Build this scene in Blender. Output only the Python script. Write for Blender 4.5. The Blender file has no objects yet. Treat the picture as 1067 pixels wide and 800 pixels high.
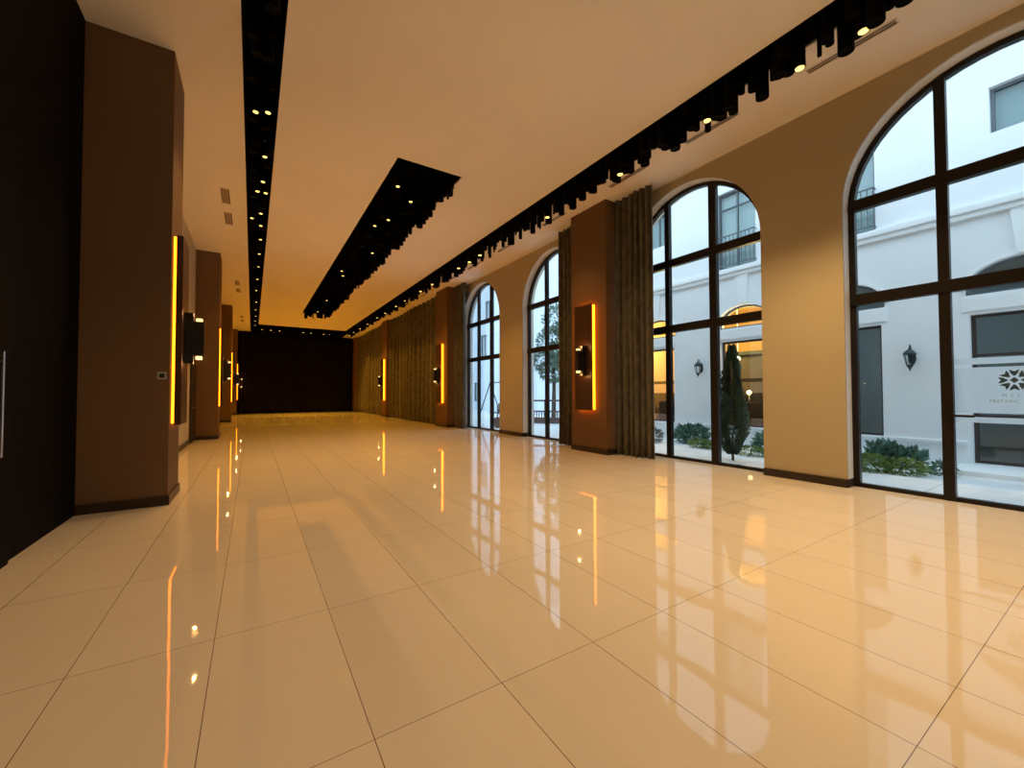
import bpy, bmesh, math, random
from mathutils import Vector, Matrix
from mathutils.geometry import tessellate_polygon
sc = bpy.context.scene
COL = sc.collection
PI = math.pi

# ------------------------------------------------------------------ materials
def new_mat(name):
    m = bpy.data.materials.new(name); m.use_nodes = True
    nt = m.node_tree; b = nt.nodes['Principled BSDF']
    return m, nt, b

def mat(name, c, rough=0.6, metal=0.0, noise=0.0, scale=8.0, bump=0.0, bscale=60.0, spec=0.5, emit=None, es=0.0):
    m, nt, b = new_mat(name)
    b.inputs['Base Color'].default_value = (*c, 1)
    b.inputs['Roughness'].default_value = rough
    b.inputs['Metallic'].default_value = metal
    b.inputs['Specular IOR Level'].default_value = spec
    tc = nt.nodes.new('ShaderNodeTexCoord')
    if noise > 0:
        n = nt.nodes.new('ShaderNodeTexNoise'); n.inputs['Scale'].default_value = scale
        n.inputs['Detail'].default_value = 4
        r = nt.nodes.new('ShaderNodeValToRGB')
        r.color_ramp.elements[0].position = 0.3; r.color_ramp.elements[1].position = 0.7
        r.color_ramp.elements[0].color = (*[x * (1 - noise) for x in c], 1)
        r.color_ramp.elements[1].color = (*[min(1, x * (1 + noise)) for x in c], 1)
        nt.links.new(tc.outputs['Object'], n.inputs['Vector'])
        nt.links.new(n.outputs['Fac'], r.inputs['Fac'])
        nt.links.new(r.outputs['Color'], b.inputs['Base Color'])
    if bump > 0:
        n2 = nt.nodes.new('ShaderNodeTexNoise'); n2.inputs['Scale'].default_value = bscale
        bp = nt.nodes.new('ShaderNodeBump'); bp.inputs['Strength'].default_value = bump
        bp.inputs['Distance'].default_value = 0.01
        nt.links.new(tc.outputs['Object'], n2.inputs['Vector'])
        nt.links.new(n2.outputs['Fac'], bp.inputs['Height'])
        nt.links.new(bp.outputs['Normal'], b.inputs['Normal'])
    if emit:
        b.inputs['Emission Color'].default_value = (*emit, 1)
        b.inputs['Emission Strength'].default_value = es
    return m

def glass_mat(name, tint=(1, 1, 1), refl=1.0, base=0.0):
    m = bpy.data.materials.new(name); m.use_nodes = True
    nt = m.node_tree; nt.nodes.clear()
    out = nt.nodes.new('ShaderNodeOutputMaterial'); mix = nt.nodes.new('ShaderNodeMixShader')
    t = nt.nodes.new('ShaderNodeBsdfTransparent'); t.inputs['Color'].default_value = (*tint, 1)
    g = nt.nodes.new('ShaderNodeBsdfGlossy'); g.inputs['Roughness'].default_value = 0.01
    f = nt.nodes.new('ShaderNodeLayerWeight'); f.inputs['Blend'].default_value = 0.12
    mu = nt.nodes.new('ShaderNodeMath'); mu.operation = 'MULTIPLY_ADD'; mu.inputs[1].default_value = 0.45 * refl; mu.inputs[2].default_value = base
    nt.links.new(f.outputs['Fresnel'], mu.inputs[0]); nt.links.new(mu.outputs[0], mix.inputs['Fac'])
    nt.links.new(t.outputs[0], mix.inputs[1]); nt.links.new(g.outputs[0], mix.inputs[2])
    nt.links.new(mix.outputs[0], out.inputs['Surface'])
    return m

TX, TY, GX0, GY0 = 0.6002, 1.191, -0.167, 2.914
def floor_mat():
    m, nt, b = new_mat('polished_cream_tile')
    L = nt.links.new; N = nt.nodes.new
    tc = N('ShaderNodeTexCoord'); sp = N('ShaderNodeSeparateXYZ'); L(tc.outputs['Object'], sp.inputs[0])
    def grid(sock, off, size, half):
        a = N('ShaderNodeMath'); a.operation = 'SUBTRACT'; a.inputs[1].default_value = off - 50 * size; L(sock, a.inputs[0])
        d = N('ShaderNodeMath'); d.operation = 'DIVIDE'; d.inputs[1].default_value = size; L(a.outputs[0], d.inputs[0])
        fr = N('ShaderNodeMath'); fr.operation = 'FRACT'; L(d.outputs[0], fr.inputs[0])
        s = N('ShaderNodeMath'); s.operation = 'SUBTRACT'; s.inputs[1].default_value = 0.5; L(fr.outputs[0], s.inputs[0])
        ab = N('ShaderNodeMath'); ab.operation = 'ABSOLUTE'; L(s.outputs[0], ab.inputs[0])
        g = N('ShaderNodeMath'); g.operation = 'GREATER_THAN'; g.inputs[1].default_value = 0.5 - half / size; L(ab.outputs[0], g.inputs[0])
        fl = N('ShaderNodeMath'); fl.operation = 'FLOOR'; L(d.outputs[0], fl.inputs[0])
        return g, fl
    gx, ix = grid(sp.outputs['X'], GX0, TX, 0.0018); gy, iy = grid(sp.outputs['Y'], GY0, TY, 0.0015)
    mx = N('ShaderNodeMath'); mx.operation = 'MAXIMUM'; L(gx.outputs[0], mx.inputs[0]); L(gy.outputs[0], mx.inputs[1])
    n = N('ShaderNodeTexNoise'); n.inputs['Scale'].default_value = 1.3; n.inputs['Detail'].default_value = 5
    L(tc.outputs['Object'], n.inputs['Vector'])
    cb = N('ShaderNodeCombineXYZ'); L(ix.outputs[0], cb.inputs[0]); L(iy.outputs[0], cb.inputs[1])
    wn = N('ShaderNodeTexWhiteNoise'); wn.noise_dimensions = '2D'; L(cb.outputs[0], wn.inputs['Vector'])
    r = N('ShaderNodeValToRGB')
    r.color_ramp.elements[0].color = (0.81, 0.71, 0.58, 1); r.color_ramp.elements[1].color = (0.88, 0.78, 0.65, 1)
    ad = N('ShaderNodeMath'); ad.operation = 'MULTIPLY_ADD'; ad.inputs[1].default_value = 0.35; L(wn.outputs['Value'], ad.inputs[0]); L(n.outputs['Fac'], ad.inputs[2])
    sb = N('ShaderNodeMath'); sb.operation = 'SUBTRACT'; sb.inputs[1].default_value = 0.17; L(ad.outputs[0], sb.inputs[0])
    L(sb.outputs[0], r.inputs['Fac'])
    mix = N('ShaderNodeMix'); mix.data_type = 'RGBA'; mix.inputs[7].default_value = (0.13, 0.075, 0.035, 1)
    L(mx.outputs[0], mix.inputs[0]); L(r.outputs['Color'], mix.inputs[6]); L(mix.outputs[2], b.inputs['Base Color'])
    b.inputs['Roughness'].default_value = 0.03
    b.inputs['IOR'].default_value = 1.5
    b.inputs['Specular IOR Level'].default_value = 0.5
    # slightly wavy polish
    n2 = N('ShaderNodeTexNoise'); n2.inputs['Scale'].default_value = 5.0; n2.inputs['Detail'].default_value = 1
    L(tc.outputs['Object'], n2.inputs['Vector'])
    # every tile lies a hair off level
    bp = N('ShaderNodeBump'); bp.inputs['Strength'].default_value = 0.036; bp.inputs['Distance'].default_value = 0.012
    L(n2.outputs['Fac'], bp.inputs['Height']); L(bp.outputs['Normal'], b.inputs['Normal'])
    return m

def curtain_mat():
    m, nt, b = new_mat('patterned_taupe_curtain')
    L = nt.links.new; N = nt.nodes.new
    tc = N('ShaderNodeTexCoord')
    mp = N('ShaderNodeMapping'); mp.inputs['Scale'].default_value = (1, 2.2, .8); L(tc.outputs['Object'], mp.inputs[0])
    v = N('ShaderNodeTexWave'); v.wave_type = 'BANDS'; v.bands_direction = 'DIAGONAL'; v.inputs['Scale'].default_value = 1.4
    v.inputs['Distortion'].default_value = 14; v.inputs['Detail'].default_value = 3; v.inputs['Detail Scale'].default_value = 1.2
    L(mp.outputs[0], v.inputs[0])
    r = N('ShaderNodeValToRGB')
    r.color_ramp.elements[0].position = 0.35; r.color_ramp.elements[0].color = (0.072, 0.062, 0.046, 1)
    r.color_ramp.elements[1].position = 0.75; r.color_ramp.elements[1].color = (0.105, 0.09, 0.068, 1)
    L(v.outputs['Fac'], r.inputs['Fac']); L(r.outputs['Color'], b.inputs['Base Color'])
    b.inputs['Roughness'].default_value = 0.7
    b.inputs['Sheen Weight'].default_value = 0.2
    return m

def leaf_mat(name, c1, c2, scale=9):
    m, nt, b = new_mat(name)
    L = nt.links.new; N = nt.nodes.new
    tc = N('ShaderNodeTexCoord'); n = N('ShaderNodeTexNoise'); n.inputs['Scale'].default_value = scale
    r = N('ShaderNodeValToRGB'); r.color_ramp.elements[0].position = .35; r.color_ramp.elements[1].position = .65
    r.color_ramp.elements[0].color = (*c1, 1); r.color_ramp.elements[1].color = (*c2, 1)
    L(tc.outputs['Object'], n.inputs['Vector']); L(n.outputs['Fac'], r.inputs['Fac']); L(r.outputs['Color'], b.inputs['Base Color'])
    b.inputs['Roughness'].default_value = 0.55
    return m

def wood_mat(name, c1, c2, rough=0.35, scale=2.0):
    m, nt, b = new_mat(name)
    L = nt.links.new; N = nt.nodes.new
    tc = N('ShaderNodeTexCoord'); mp = N('ShaderNodeMapping'); mp.inputs['Scale'].default_value = (14, 14, 1.2)
    n = N('ShaderNodeTexNoise'); n.inputs['Scale'].default_value = scale; n.inputs['Detail'].default_value = 6
    r = N('ShaderNodeValToRGB'); r.color_ramp.elements[0].position = .35; r.color_ramp.elements[1].position = .68
    r.color_ramp.elements[0].color = (*c1, 1); r.color_ramp.elements[1].color = (*c2, 1)
    L(tc.outputs['Object'], mp.inputs[0]); L(mp.outputs[0], n.inputs['Vector']); L(n.outputs['Fac'], r.inputs['Fac'])
    L(r.outputs['Color'], b.inputs['Base Color']); b.inputs['Roughness'].default_value = rough
    b.inputs['Specular IOR Level'].default_value = 0.08 if rough > .65 else 0.5
    return m

def paving_mat():
    m, nt, b = new_mat('pale_paving')
    L = nt.links.new; N = nt.nodes.new
    tc = N('ShaderNodeTexCoord'); br = N('ShaderNodeTexBrick')
    br.offset = 0.0
    br.inputs['Color1'].default_value = (0.74, 0.77, 0.79, 1); br.inputs['Color2'].default_value = (0.78, 0.81, 0.83, 1)
    br.inputs['Mortar'].default_value = (0.40, 0.43, 0.45, 1); br.inputs['Scale'].default_value = 1.0
    br.inputs['Mortar Size'].default_value = 0.008; br.inputs['Brick Width'].default_value = 0.9; br.inputs['Row Height'].default_value = 0.9
    L(tc.outputs['Object'], br.inputs['Vector']); L(br.outputs['Color'], b.inputs['Base Color'])
    b.inputs['Roughness'].default_value = 0.5
    return m

M = dict(
    ceil=mat('ceiling_paint', (0.83, 0.775, 0.70), 0.85, noise=.03, scale=.6),
    wall=mat('cream_wallpaper', (0.46, 0.39, 0.26), 0.7, noise=.05, scale=40, bump=.05),
    reveal=mat('window_reveal_plaster', (0.78, 0.77, 0.73), 0.7),
    black=mat('matt_black', (0.002, 0.002, 0.0025), 0.9, spec=.05),
    tube=mat('tube_black', (0.0025, 0.0025, 0.003), 0.7, spec=.06),
    frame=mat('dark_bronze_frame', (0.011, 0.0075, 0.0065), 0.4, spec=.3),
    base=mat('dark_brown_skirting', (0.026, 0.014, 0.010), 0.35),
    pillar=mat('brown_fabric_pillar', (0.155, 0.082, 0.036), 0.75, noise=.1, scale=55, bump=.12, bscale=150),
    darkwall=wood_mat('black_stained_panel', (0.002, 0.0016, 0.0016), (0.004, 0.003, 0.003), .7),
    door=wood_mat('dark_wenge_door', (0.012, 0.008, 0.006), (0.026, 0.016, 0.012), .4),
    panel=wood_mat('walnut_panel', (0.04, 0.014, 0.007), (0.065, 0.024, 0.011), .4),
    led=mat('amber_led_strip', (0.9, 0.6, 0.2), .5, emit=(1.0, 0.195, 0.004), es=7.0),
    sconce=mat('sconce_black', (0.012, 0.012, 0.012), .4),
    glow=mat('sconce_glow', (1, .85, .6), .4, emit=(1.0, 0.66, 0.25), es=1.7),
    lens=mat('lamp_lens', (1, .9, .6), .4, emit=(1.0, 0.70, 0.16), es=2.2),
    steel=mat('brushed_steel', (0.55, 0.53, 0.50), .3, metal=1.0),
    plate=mat('silver_plate', (0.5, 0.47, 0.42), .4),
    vent=mat('vent_white', (0.72, 0.66, 0.58), .5),
    slat=mat('vent_slat_dark', (0.10, 0.075, 0.06), .6),
    slat2=mat('vent_slat_brown', (0.16, 0.09, 0.05), .6),
    backcurtain=mat('black_velvet', (0.0075, 0.005, 0.004), .9, noise=.3, scale=4, spec=.1),
    curtain=curtain_mat(),
    glass=glass_mat('clear_glass', (0.97, 0.985, 0.985)),
    darkglass=glass_mat('courtyard_glass', (0.86, 0.92, 0.92), 1.6, .05),
    frost=None,
    facade=mat('white_stucco', (0.82, 0.85, 0.865), .8, noise=.015, scale=2),
    facade2=mat('pale_blue_stucco', (0.66, 0.73, 0.83), .8),
    trimw=mat('white_stone_trim', (0.85, 0.875, 0.885), .7),
    iron=mat('black_iron', (0.012, 0.018, 0.02), .45),
    greyframe=mat('grey_window_frame', (0.13, 0.15, 0.165), .5),
    brownframe=mat('brown_window_frame', (0.055, 0.035, 0.03), .45),
    lampglass=glass_mat('lantern_glass', (0.95, 0.98, 0.98), 1.0),
    paving=paving_mat(),
    soil=mat('dark_soil', (0.05, 0.045, 0.035), .9),
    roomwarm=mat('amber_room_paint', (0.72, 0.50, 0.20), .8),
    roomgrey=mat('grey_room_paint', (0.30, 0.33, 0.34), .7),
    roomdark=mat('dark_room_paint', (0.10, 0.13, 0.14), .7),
    cabinet=mat('dark_grey_cabinet', (0.10, 0.095, 0.09), .5, noise=.2, scale=3),
    counter=wood_mat('bar_counter', (0.07, 0.04, 0.03), (0.12, 0.07, 0.05)),
    globe=mat('pendant_globe', (1, .9, .7), .4, emit=(1, .75, .35), es=9.0),
    text=mat('grey_lettering', (0.30, 0.37, 0.40), .7),
    emblem=mat('dark_blue_emblem', (0.02, 0.05, 0.075), .8),
    cyp=leaf_mat('cypress_green', (0.028, 0.055, 0.032), (0.075, 0.125, 0.07), 7),
    hedge=leaf_mat('hedge_green', (0.10, 0.17, 0.035), (0.24, 0.33, 0.07), 6),
    teal=leaf_mat('blue_green_leaf', (0.05, 0.14, 0.10), (0.17, 0.30, 0.23), 5),
    grey_leaf=leaf_mat('grey_brown_leaf', (0.10, 0.10, 0.075), (0.27, 0.25, 0.20), 9),
    tree=leaf_mat('tree_leaf', (0.10, 0.16, 0.11), (0.30, 0.38, 0.29), 3),
    bark=mat('bark', (0.07, 0.05, 0.035), .9, noise=.3),
    brownwood=wood_mat('fence_wood', (0.09, 0.055, 0.045), (0.16, 0.10, 0.08), .6),
    pot=mat('barrel_planter', (0.16, 0.12, 0.11), .7, noise=.2),
    floor=floor_mat(),
)
# frosted film: half clear, half white diffuse
def frost():
    m = bpy.data.materials.new('frosted_film'); m.use_nodes = True
    nt = m.node_tree; nt.nodes.clear()
    out = nt.nodes.new('ShaderNodeOutputMaterial'); mix = nt.nodes.new('ShaderNodeMixShader'); mix.inputs[0].default_value = .72
    t = nt.nodes.new('ShaderNodeBsdfTransparent')
    d = nt.nodes.new('ShaderNodeBsdfTranslucent'); d.inputs['Color'].default_value = (.92, .97, 1, 1)
    d2 = nt.nodes.new('ShaderNodeBsdfDiffuse'); d2.inputs['Color'].default_value = (.72, .80, .82, 1)
    m2 = nt.nodes.new('ShaderNodeMixShader'); m2.inputs[0].default_value = .06
    nt.links.new(d.outputs[0], m2.inputs[1]); nt.links.new(d2.outputs[0], m2.inputs[2])
    nt.links.new(t.outputs[0], mix.inputs[1]); nt.links.new(m2.outputs[0], mix.inputs[2]); nt.links.new(mix.outputs[0], out.inputs['Surface'])
    return m
M['frost'] = frost()
M['frost_grey'] = glass_mat('grey_film', (.55, .55, .55), 3)

# ------------------------------------------------------------------ mesh helpers
class MB:
    def __init__(s): s.bm = bmesh.new()
    def box(s, x0, x1, y0, y1, z0, z1, bev=0.0):
        b = bmesh.ops.create_cube(s.bm, size=1)
        vs = b['verts']
        for v in vs:
            v.co = Vector((x0 + (v.co.x + .5) * (x1 - x0), y0 + (v.co.y + .5) * (y1 - y0), z0 + (v.co.z + .5) * (z1 - z0)))
        if bev:
            es = list({e for v in vs for e in v.link_edges})
            bmesh.ops.bevel(s.bm, geom=es, offset=bev, segments=2, affect='EDGES', profile=.7)
        return s
    def prism(s, loops, axis, a0, a1):
        """2-D loops [outer, hole...] in the two other axes, extruded along axis from a0 to a1."""
        def P(u, v, w):
            return {0: (w, u, v), 1: (u, w, v), 2: (u, v, w)}[axis]
        flat = [p for l in loops for p in l]
        tris = tessellate_polygon([[Vector((p[0], p[1], 0)) for p in l] for l in loops])
        va = [s.bm.verts.new(P(*p, a0)) for p in flat]; vb = [s.bm.verts.new(P(*p, a1)) for p in flat]
        for t in tris:
            if len(set(t)) < 3: continue
            for vv in (va, vb):
                try: s.bm.faces.new([vv[i] for i in t])
                except ValueError: pass
        k = 0
        for l in loops:
            n = len(l)
            for i in range(n):
                j = (i + 1) % n
                s.bm.faces.new((va[k + i], va[k + j], vb[k + j], vb[k + i]))
            k += n
        return s
    def lathe(s, prof, c=(0, 0, 0), n=16, sx=1, sy=1, phase=0, cap=True):
        rings = []
        for r, z in prof:
            rings.append([s.bm.verts.new((c[0] + sx * r * math.cos(2 * PI * i / n + phase), c[1] + sy * r * math.sin(2 * PI * i / n + phase), c[2] + z)) for i in range(n)])
        for a, b in zip(rings, rings[1:]):
            for i in range(n):
                s.bm.faces.new((a[i], a[(i + 1) % n], b[(i + 1) % n], b[i]))
        if cap:
            s.bm.faces.new(rings[0][::-1]); s.bm.faces.new(rings[-1])
        return s
    def tube(s, pts, r, n=8, r1=None):
        pts = [Vector(p) for p in pts]; rings = []
        up = Vector((0.13, 0.21, 0.97))
        for i, p in enumerate(pts):
            t = (pts[min(i + 1, len(pts) - 1)] - pts[max(i - 1, 0)]).normalized()
            a = t.cross(up)
            if a.length < 1e-3: a = t.cross(Vector((1, 0, 0)))
            a.normalize(); b = t.cross(a)
            rr = r if r1 is None else r + (r1 - r) * i / (len(pts) - 1)
            rings.append([s.bm.verts.new(p + (a * math.cos(2 * PI * k / n) + b * math.sin(2 * PI * k / n)) * rr) for k in range(n)])
        for a, b in zip(rings, rings[1:]):
            for i in range(n): s.bm.faces.new((a[i], a[(i + 1) % n], b[(i + 1) % n], b[i]))
        s.bm.faces.new(rings[0][::-1]); s.bm.faces.new(rings[-1])
        return s
    def leaf(s, p, d, up, L, W):
        """one bent leaf blade of four faces"""
        d = d.normalized(); sd = d.cross(up)
        if sd.length < 1e-3: sd = d.cross(Vector((1, 0, 0)))
        sd.normalize(); nrm = sd.cross(d)
        a = s.bm.verts.new(p); m1 = p + d * L * .5 + nrm * L * .08
        b = s.bm.verts.new(m1 + sd * W); c = s.bm.verts.new(m1 - sd * W); t = s.bm.verts.new(p + d * L)
        s.bm.faces.new((a, b, t)); s.bm.faces.new((a, t, c))
    def build(s, name, m, parent=None, smooth=False, weld=False):
        if weld: bmesh.ops.remove_doubles(s.bm, verts=s.bm.verts, dist=1e-5)
        bmesh.ops.recalc_face_normals(s.bm, faces=s.bm.faces)
        me = bpy.data.meshes.new(name); s.bm.to_mesh(me); s.bm.free()
        if smooth:
            for p in me.polygons: p.use_smooth = True
        me.materials.append(m)
        o = bpy.data.objects.new(name, me); COL.objects.link(o)
        if parent: o.parent = parent
        return o

def tag(o, label, cat, group=None, kind=None):
    o['label'] = label; o['category'] = cat
    if group: o['group'] = group
    if kind: o['kind'] = kind
    return o
def empty(name, loc, rz=0):
    o = bpy.data.objects.new(name, None); COL.objects.link(o); o.location = loc; o.rotation_euler = (0, 0, rz); o.empty_display_size = .1
    return o
def move_origin(o, p):
    """put a mesh's origin at p, keeping the shape where it stands"""
    o.data.transform(Matrix.Translation(-Vector(p))); o.location = p
    return o
def copy_tree(o, parent=None):
    c = o.copy(); COL.objects.link(c)
    if parent: c.parent = parent
    for ch in list(o.children): copy_tree(ch, c)
    return c
def smooth_by_angle(o):
    for p in o.data.polygons: p.use_smooth = True
    try: o.data.set_sharp_from_angle(angle=math.radians(40))
    except Exception: pass
    return o
ORD = ['nearest', 'second', 'third', 'fourth', 'fifth', 'sixth', 'seventh', 'eighth', 'ninth', 'tenth', 'eleventh', 'twelfth', 'thirteenth', 'fourteenth', 'fifteenth', 'sixteenth', 'seventeenth', 'eighteenth', 'nineteenth', 'twentieth']

# ------------------------------------------------------------------ dimensions
XR, XL, XLN = 7.40, -1.50, -1.72      # right wall, left wall, dark near-left wall
YB, YE, ZC = -6.0, 34.5, 5.85
XF = 7.62                             # window frame plane
ARCH = [(-3.9, 1.52), (0.92, 1.52), (5.12, 1.52), (9.48, 1.52), (13.95, 1.50)]  # first arch: unseen window added to let more daylight in near the viewer
SPR, RISE = 4.18, 1.50                # arches spring at 4.18

def arch_pts(c, hw, z0, spr, rise, n=28):
    p = [(c - hw, z0)]
    for i in range(n + 1):
        a = PI - PI * i / n
        p.append((c + hw * math.cos(a), spr + rise * math.sin(a)))
    p.append((c + hw, z0))
    return p

# ------------------------------------------------------------------ shell
o = MB().box(-1.9, 7.9, YB - .2, YE + .2, -0.15, 0).build('floor', M['floor']); tag(o, 'polished cream tile floor of the long hall', 'floor', kind='structure')

SL = (-0.155, 0.30); SR = (5.53, 5.98); SC = (2.27, 3.60, 7.55, 25.0); YS0, YS1 = -5.5, 30.6
U = [(SL[0], YS0), (SL[1], YS0), (SL[1], YS1), (SR[0], YS1), (SR[0], YS0), (SR[1], YS0), (SR[1], YE - .05), (SL[0], YE - .05)]
Cn = [(SC[0], SC[2]), (SC[1], SC[2]), (SC[1], SC[3]), (SC[0], SC[3])]
o = MB().prism([[(-1.9, YB - .2), (7.85, YB - .2), (7.85, YE + .2), (-1.9, YE + .2)], U, Cn], 2, ZC, ZC + .03).build('ceiling', M['ceil'])
tag(o, 'smooth cream ceiling with long dark slots cut into it', 'ceiling', kind='structure')
ZT = 6.55
mb = MB().box(-1.95, 7.9, YB - .2, YE + .2, ZT, ZT + .1)
def ringwalls(mb, loop, z0, z1, t=.03, outward=1):
    n = len(loop)
    for i in range(n):
        a, b = loop[i], loop[(i + 1) % n]
        mb.box(min(a[0], b[0]) - .012, max(a[0], b[0]) + .012, min(a[1], b[1]) - .012, max(a[1], b[1]) + .012, z0, z1)
ringwalls(mb, U, ZC + .03, ZT); ringwalls(mb, Cn, ZC + .03, ZT)
o = mb.build('ceiling_recess', M['black']); tag(o, 'matt black inside of the recessed ceiling slots', 'ceiling', kind='structure')

# right wall with four arched openings down to the floor, plus one added
out = [(YB - .2, 0)]
for c, hw in ARCH: out += arch_pts(c, hw, 0, SPR, RISE)
out += [(YE + .2, 0), (YE + .2, ZC), (YB - .2, ZC)]
o = MB().prism([out], 0, XR, XR + .03).build('wall_right', M['wall']); tag(o, 'cream wall with tall arched window openings', 'wall', kind='structure')
out2 = [(YB - .2, -.15)]
for c, hw in ARCH: out2 += arch_pts(c, hw, -.15 if False else 0.0, SPR, RISE)
out2 = [(YB - .2, 0)] + out2[1:] + [(YE + .2, 0), (YE + .2, 6.65), (YB - .2, 6.65)]
o = MB().prism([out2], 0, XR + .03, XR + .46).build('wall_outer', M['reveal']); tag(o, 'pale plaster reveals around the arched windows', 'wall', kind='structure')
# left wall
o = MB().box(XL - .25, XL, 7.2, YE + .2, 0, ZC).build('wall_left', M['wall']); tag(o, 'cream wall set back between the left pillars', 'wall', kind='structure')
o = MB().box(XLN - .2, XLN, YB - .2, 7.2, 0, ZC).build('wall_left_near', M['darkwall']); tag(o, 'near-black panelled wall at the left edge', 'wall', kind='structure')
o = MB().box(-1.9, 7.85, YE, YE + .2, 0, ZC).build('wall_end', M['black']); tag(o, 'dark wall behind the black curtain at the far end', 'wall', kind='structure')
o = MB().box(-1.9, 7.85, YB - .2, YB, 0, ZC).build('wall_back', M['wall']); tag(o, 'cream wall behind the viewer', 'wall', kind='structure')

# skirting boards
mb = MB()
edges = [YB] + [e for c, hw in ARCH for e in (c - hw, c + hw)] + [YE]
for i in range(0, len(edges), 2):
    mb.box(XR - .03, XR + .0, edges[i], edges[i + 1], 0, .12, .004)
    mb.box(XR, XR + .2, edges[i] - .012, edges[i + 1] + .012, 0, .12) if i else None
o = mb.build('baseboard_right', M['base']); tag(o, 'dark brown skirting along the window wall', 'skirting', kind='structure')
o = MB().box(XL, XL + .03, 7.6, 14.62, 0, .12, .004).box(XL, XL + .03, 16.5, YE, 0, .12, .004).build('baseboard_left', M['base']); tag(o, 'dark brown skirting along the left wall', 'skirting', kind='structure')

# pillars
def pillar(x0, x1, y0, y1, label):
    p = MB().box(x0, x1, y0, y1, 0, ZC - .001, .008).build('pillar', M['pillar'])
    tag(p, label, 'pillar', 'brown pillars along the hall', 'structure')
    MB().box(x0 - .018, x1 + .018, y0 - .018, y1 + .018, 0, .12, .004).build('baseboard', M['base'], p)
    return p
names = ['nearest', 'second', 'third', 'farthest']
XPL, XPR = -0.89, 6.78
for i in range(4):
    y0 = 6.73 + 8.98 * i
    pillar(XL - .3 if i else XLN - .1, XPL, y0, min(y0 + .87, YE), f'{names[i]} brown pillar on the left side of the hall')
    y0 = 6.65 + 9.0 * i
    pillar(XPR, XR + .02, y0, min(y0 + 1.2, YE), f'{names[i]} brown pillar on the window side of the hall')

# ------------------------------------------------------------------ hall windows
def window(n, c, hw):
    FW = .075
    outer = arch_pts(c, hw, 0.0, SPR, RISE); inner = arch_pts(c, hw - FW, .055, SPR, RISE - FW)
    # frame as an outline with the inner loop as a hole
    f = MB().prism([outer, inner], 0, XF, XF + .09).build(f'window_{n}', M['frame'])
    tag(f, ['tall arched window nearest the camera at right', 'arched window behind the big open curtain, left of the wide pier', 'arched window just past the second pillar curtain', 'farthest arched window before the closed curtains', 'added unseen arched window behind the viewer, for daylight'][n - 1], 'window', 'arched hall windows', 'structure')
    t = .065
    zt, zb = 4.20, 2.78
    for k, y in enumerate((c - .52, c + .52)):
        top = SPR + (RISE - FW) * math.sqrt(max(0, 1 - (.52 / (hw - FW)) ** 2)) + .02
        w = .075 if k == 0 else .055
        MB().box(XF - .02, XF + .08, y - w, y + w, .02, top, .004).build('mullion', M['frame'], f)
    for z in (zt, zb):
        MB().box(XF - .035, XF + .075, c - hw + .02, c + hw - .02, z - .08, z + .08, .004).build('transom', M['frame'], f)
    MB().prism([arch_pts(c, hw - FW + .01, .05, SPR, RISE - FW + .01)], 0, XF + .04, XF + .046).build('glass', M['glass'], f)
    return f
wins = [window(i + 1, c, hw) for i, (c, hw) in enumerate(ARCH[1:] + ARCH[:1])]

# frosted film, emblem and lettering on the door leaf of the nearest window
w1 = wins[0]; ya, yb = 0.92 - .45, 0.92 + .45
for z0, z1 in ((1.75, 1.83), (1.14, 1.71), (1.02, 1.09)):
    MB().box(XF + .030, XF + .032, ya, yb, z0, z1).build('frosted_film', M['frost'], w1)['label'] = 'frosted film band on the glass'
mb = MB(); ec, ez, R = 0.885, 1.545, .13
def E2(r, a): return (ec - r * math.sin(a), ez + r * math.cos(a))
for k in range(8):
    a = k * PI / 4
    # forked petal: narrow waist, two sharp tips
    loop = [E2(R * .40, a - .10), E2(R * .40, a + .10), E2(R * .70, a + .32), E2(R * 1.02, a + .30), E2(R * .80, a), E2(R * 1.02, a - .30), E2(R * .70, a - .32)]
    mb.prism([loop], 0, XF + .024, XF + .028)
mb.prism([[E2(R * .27, k * PI / 2) for k in range(4)]], 0, XF + .024, XF + .028)
mb.build('emblem', M['emblem'], w1)['label'] = 'dark eight-pointed star emblem'
def text_part(body, yleft, z, size, spacing, parent, m):
    cu = bpy.data.curves.new('lettering', 'FONT'); cu.body = body; cu.size = size; cu.extrude = .001; cu.space_character = spacing
    ob = bpy.data.objects.new('lettering_source', cu); COL.objects.link(ob)
    bpy.context.view_layer.update()
    me = bpy.data.meshes.new_from_object(ob.evaluated_get(bpy.context.evaluated_depsgraph_get()))
    bpy.data.objects.remove(ob)
    me.transform(Matrix(((0, 0, 1, XF + .026), (-1, 0, 0, yleft), (0, 1, 0, z), (0, 0, 0, 1))))
    me.materials.clear(); me.materials.append(m)
    o = bpy.data.objects.new('lettering', me); COL.objects.link(o); o.parent = parent
    o['label'] = 'grey lettering on the frosted band'
text_part('M E I', .985, 1.345, .052, 1.25, w1, M['text'])
text_part('PREPARIC', 1.085, 1.275, .050, 1.12, w1, M['text'])
text_part('---------', 1.01, 1.215, .034, 1.3, w1, M['text'])
MB().box(XF - .05, XF - .02, 1.20, 1.44, 1.085, 1.115, .004).build('handle', M['frame'], w1)

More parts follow.
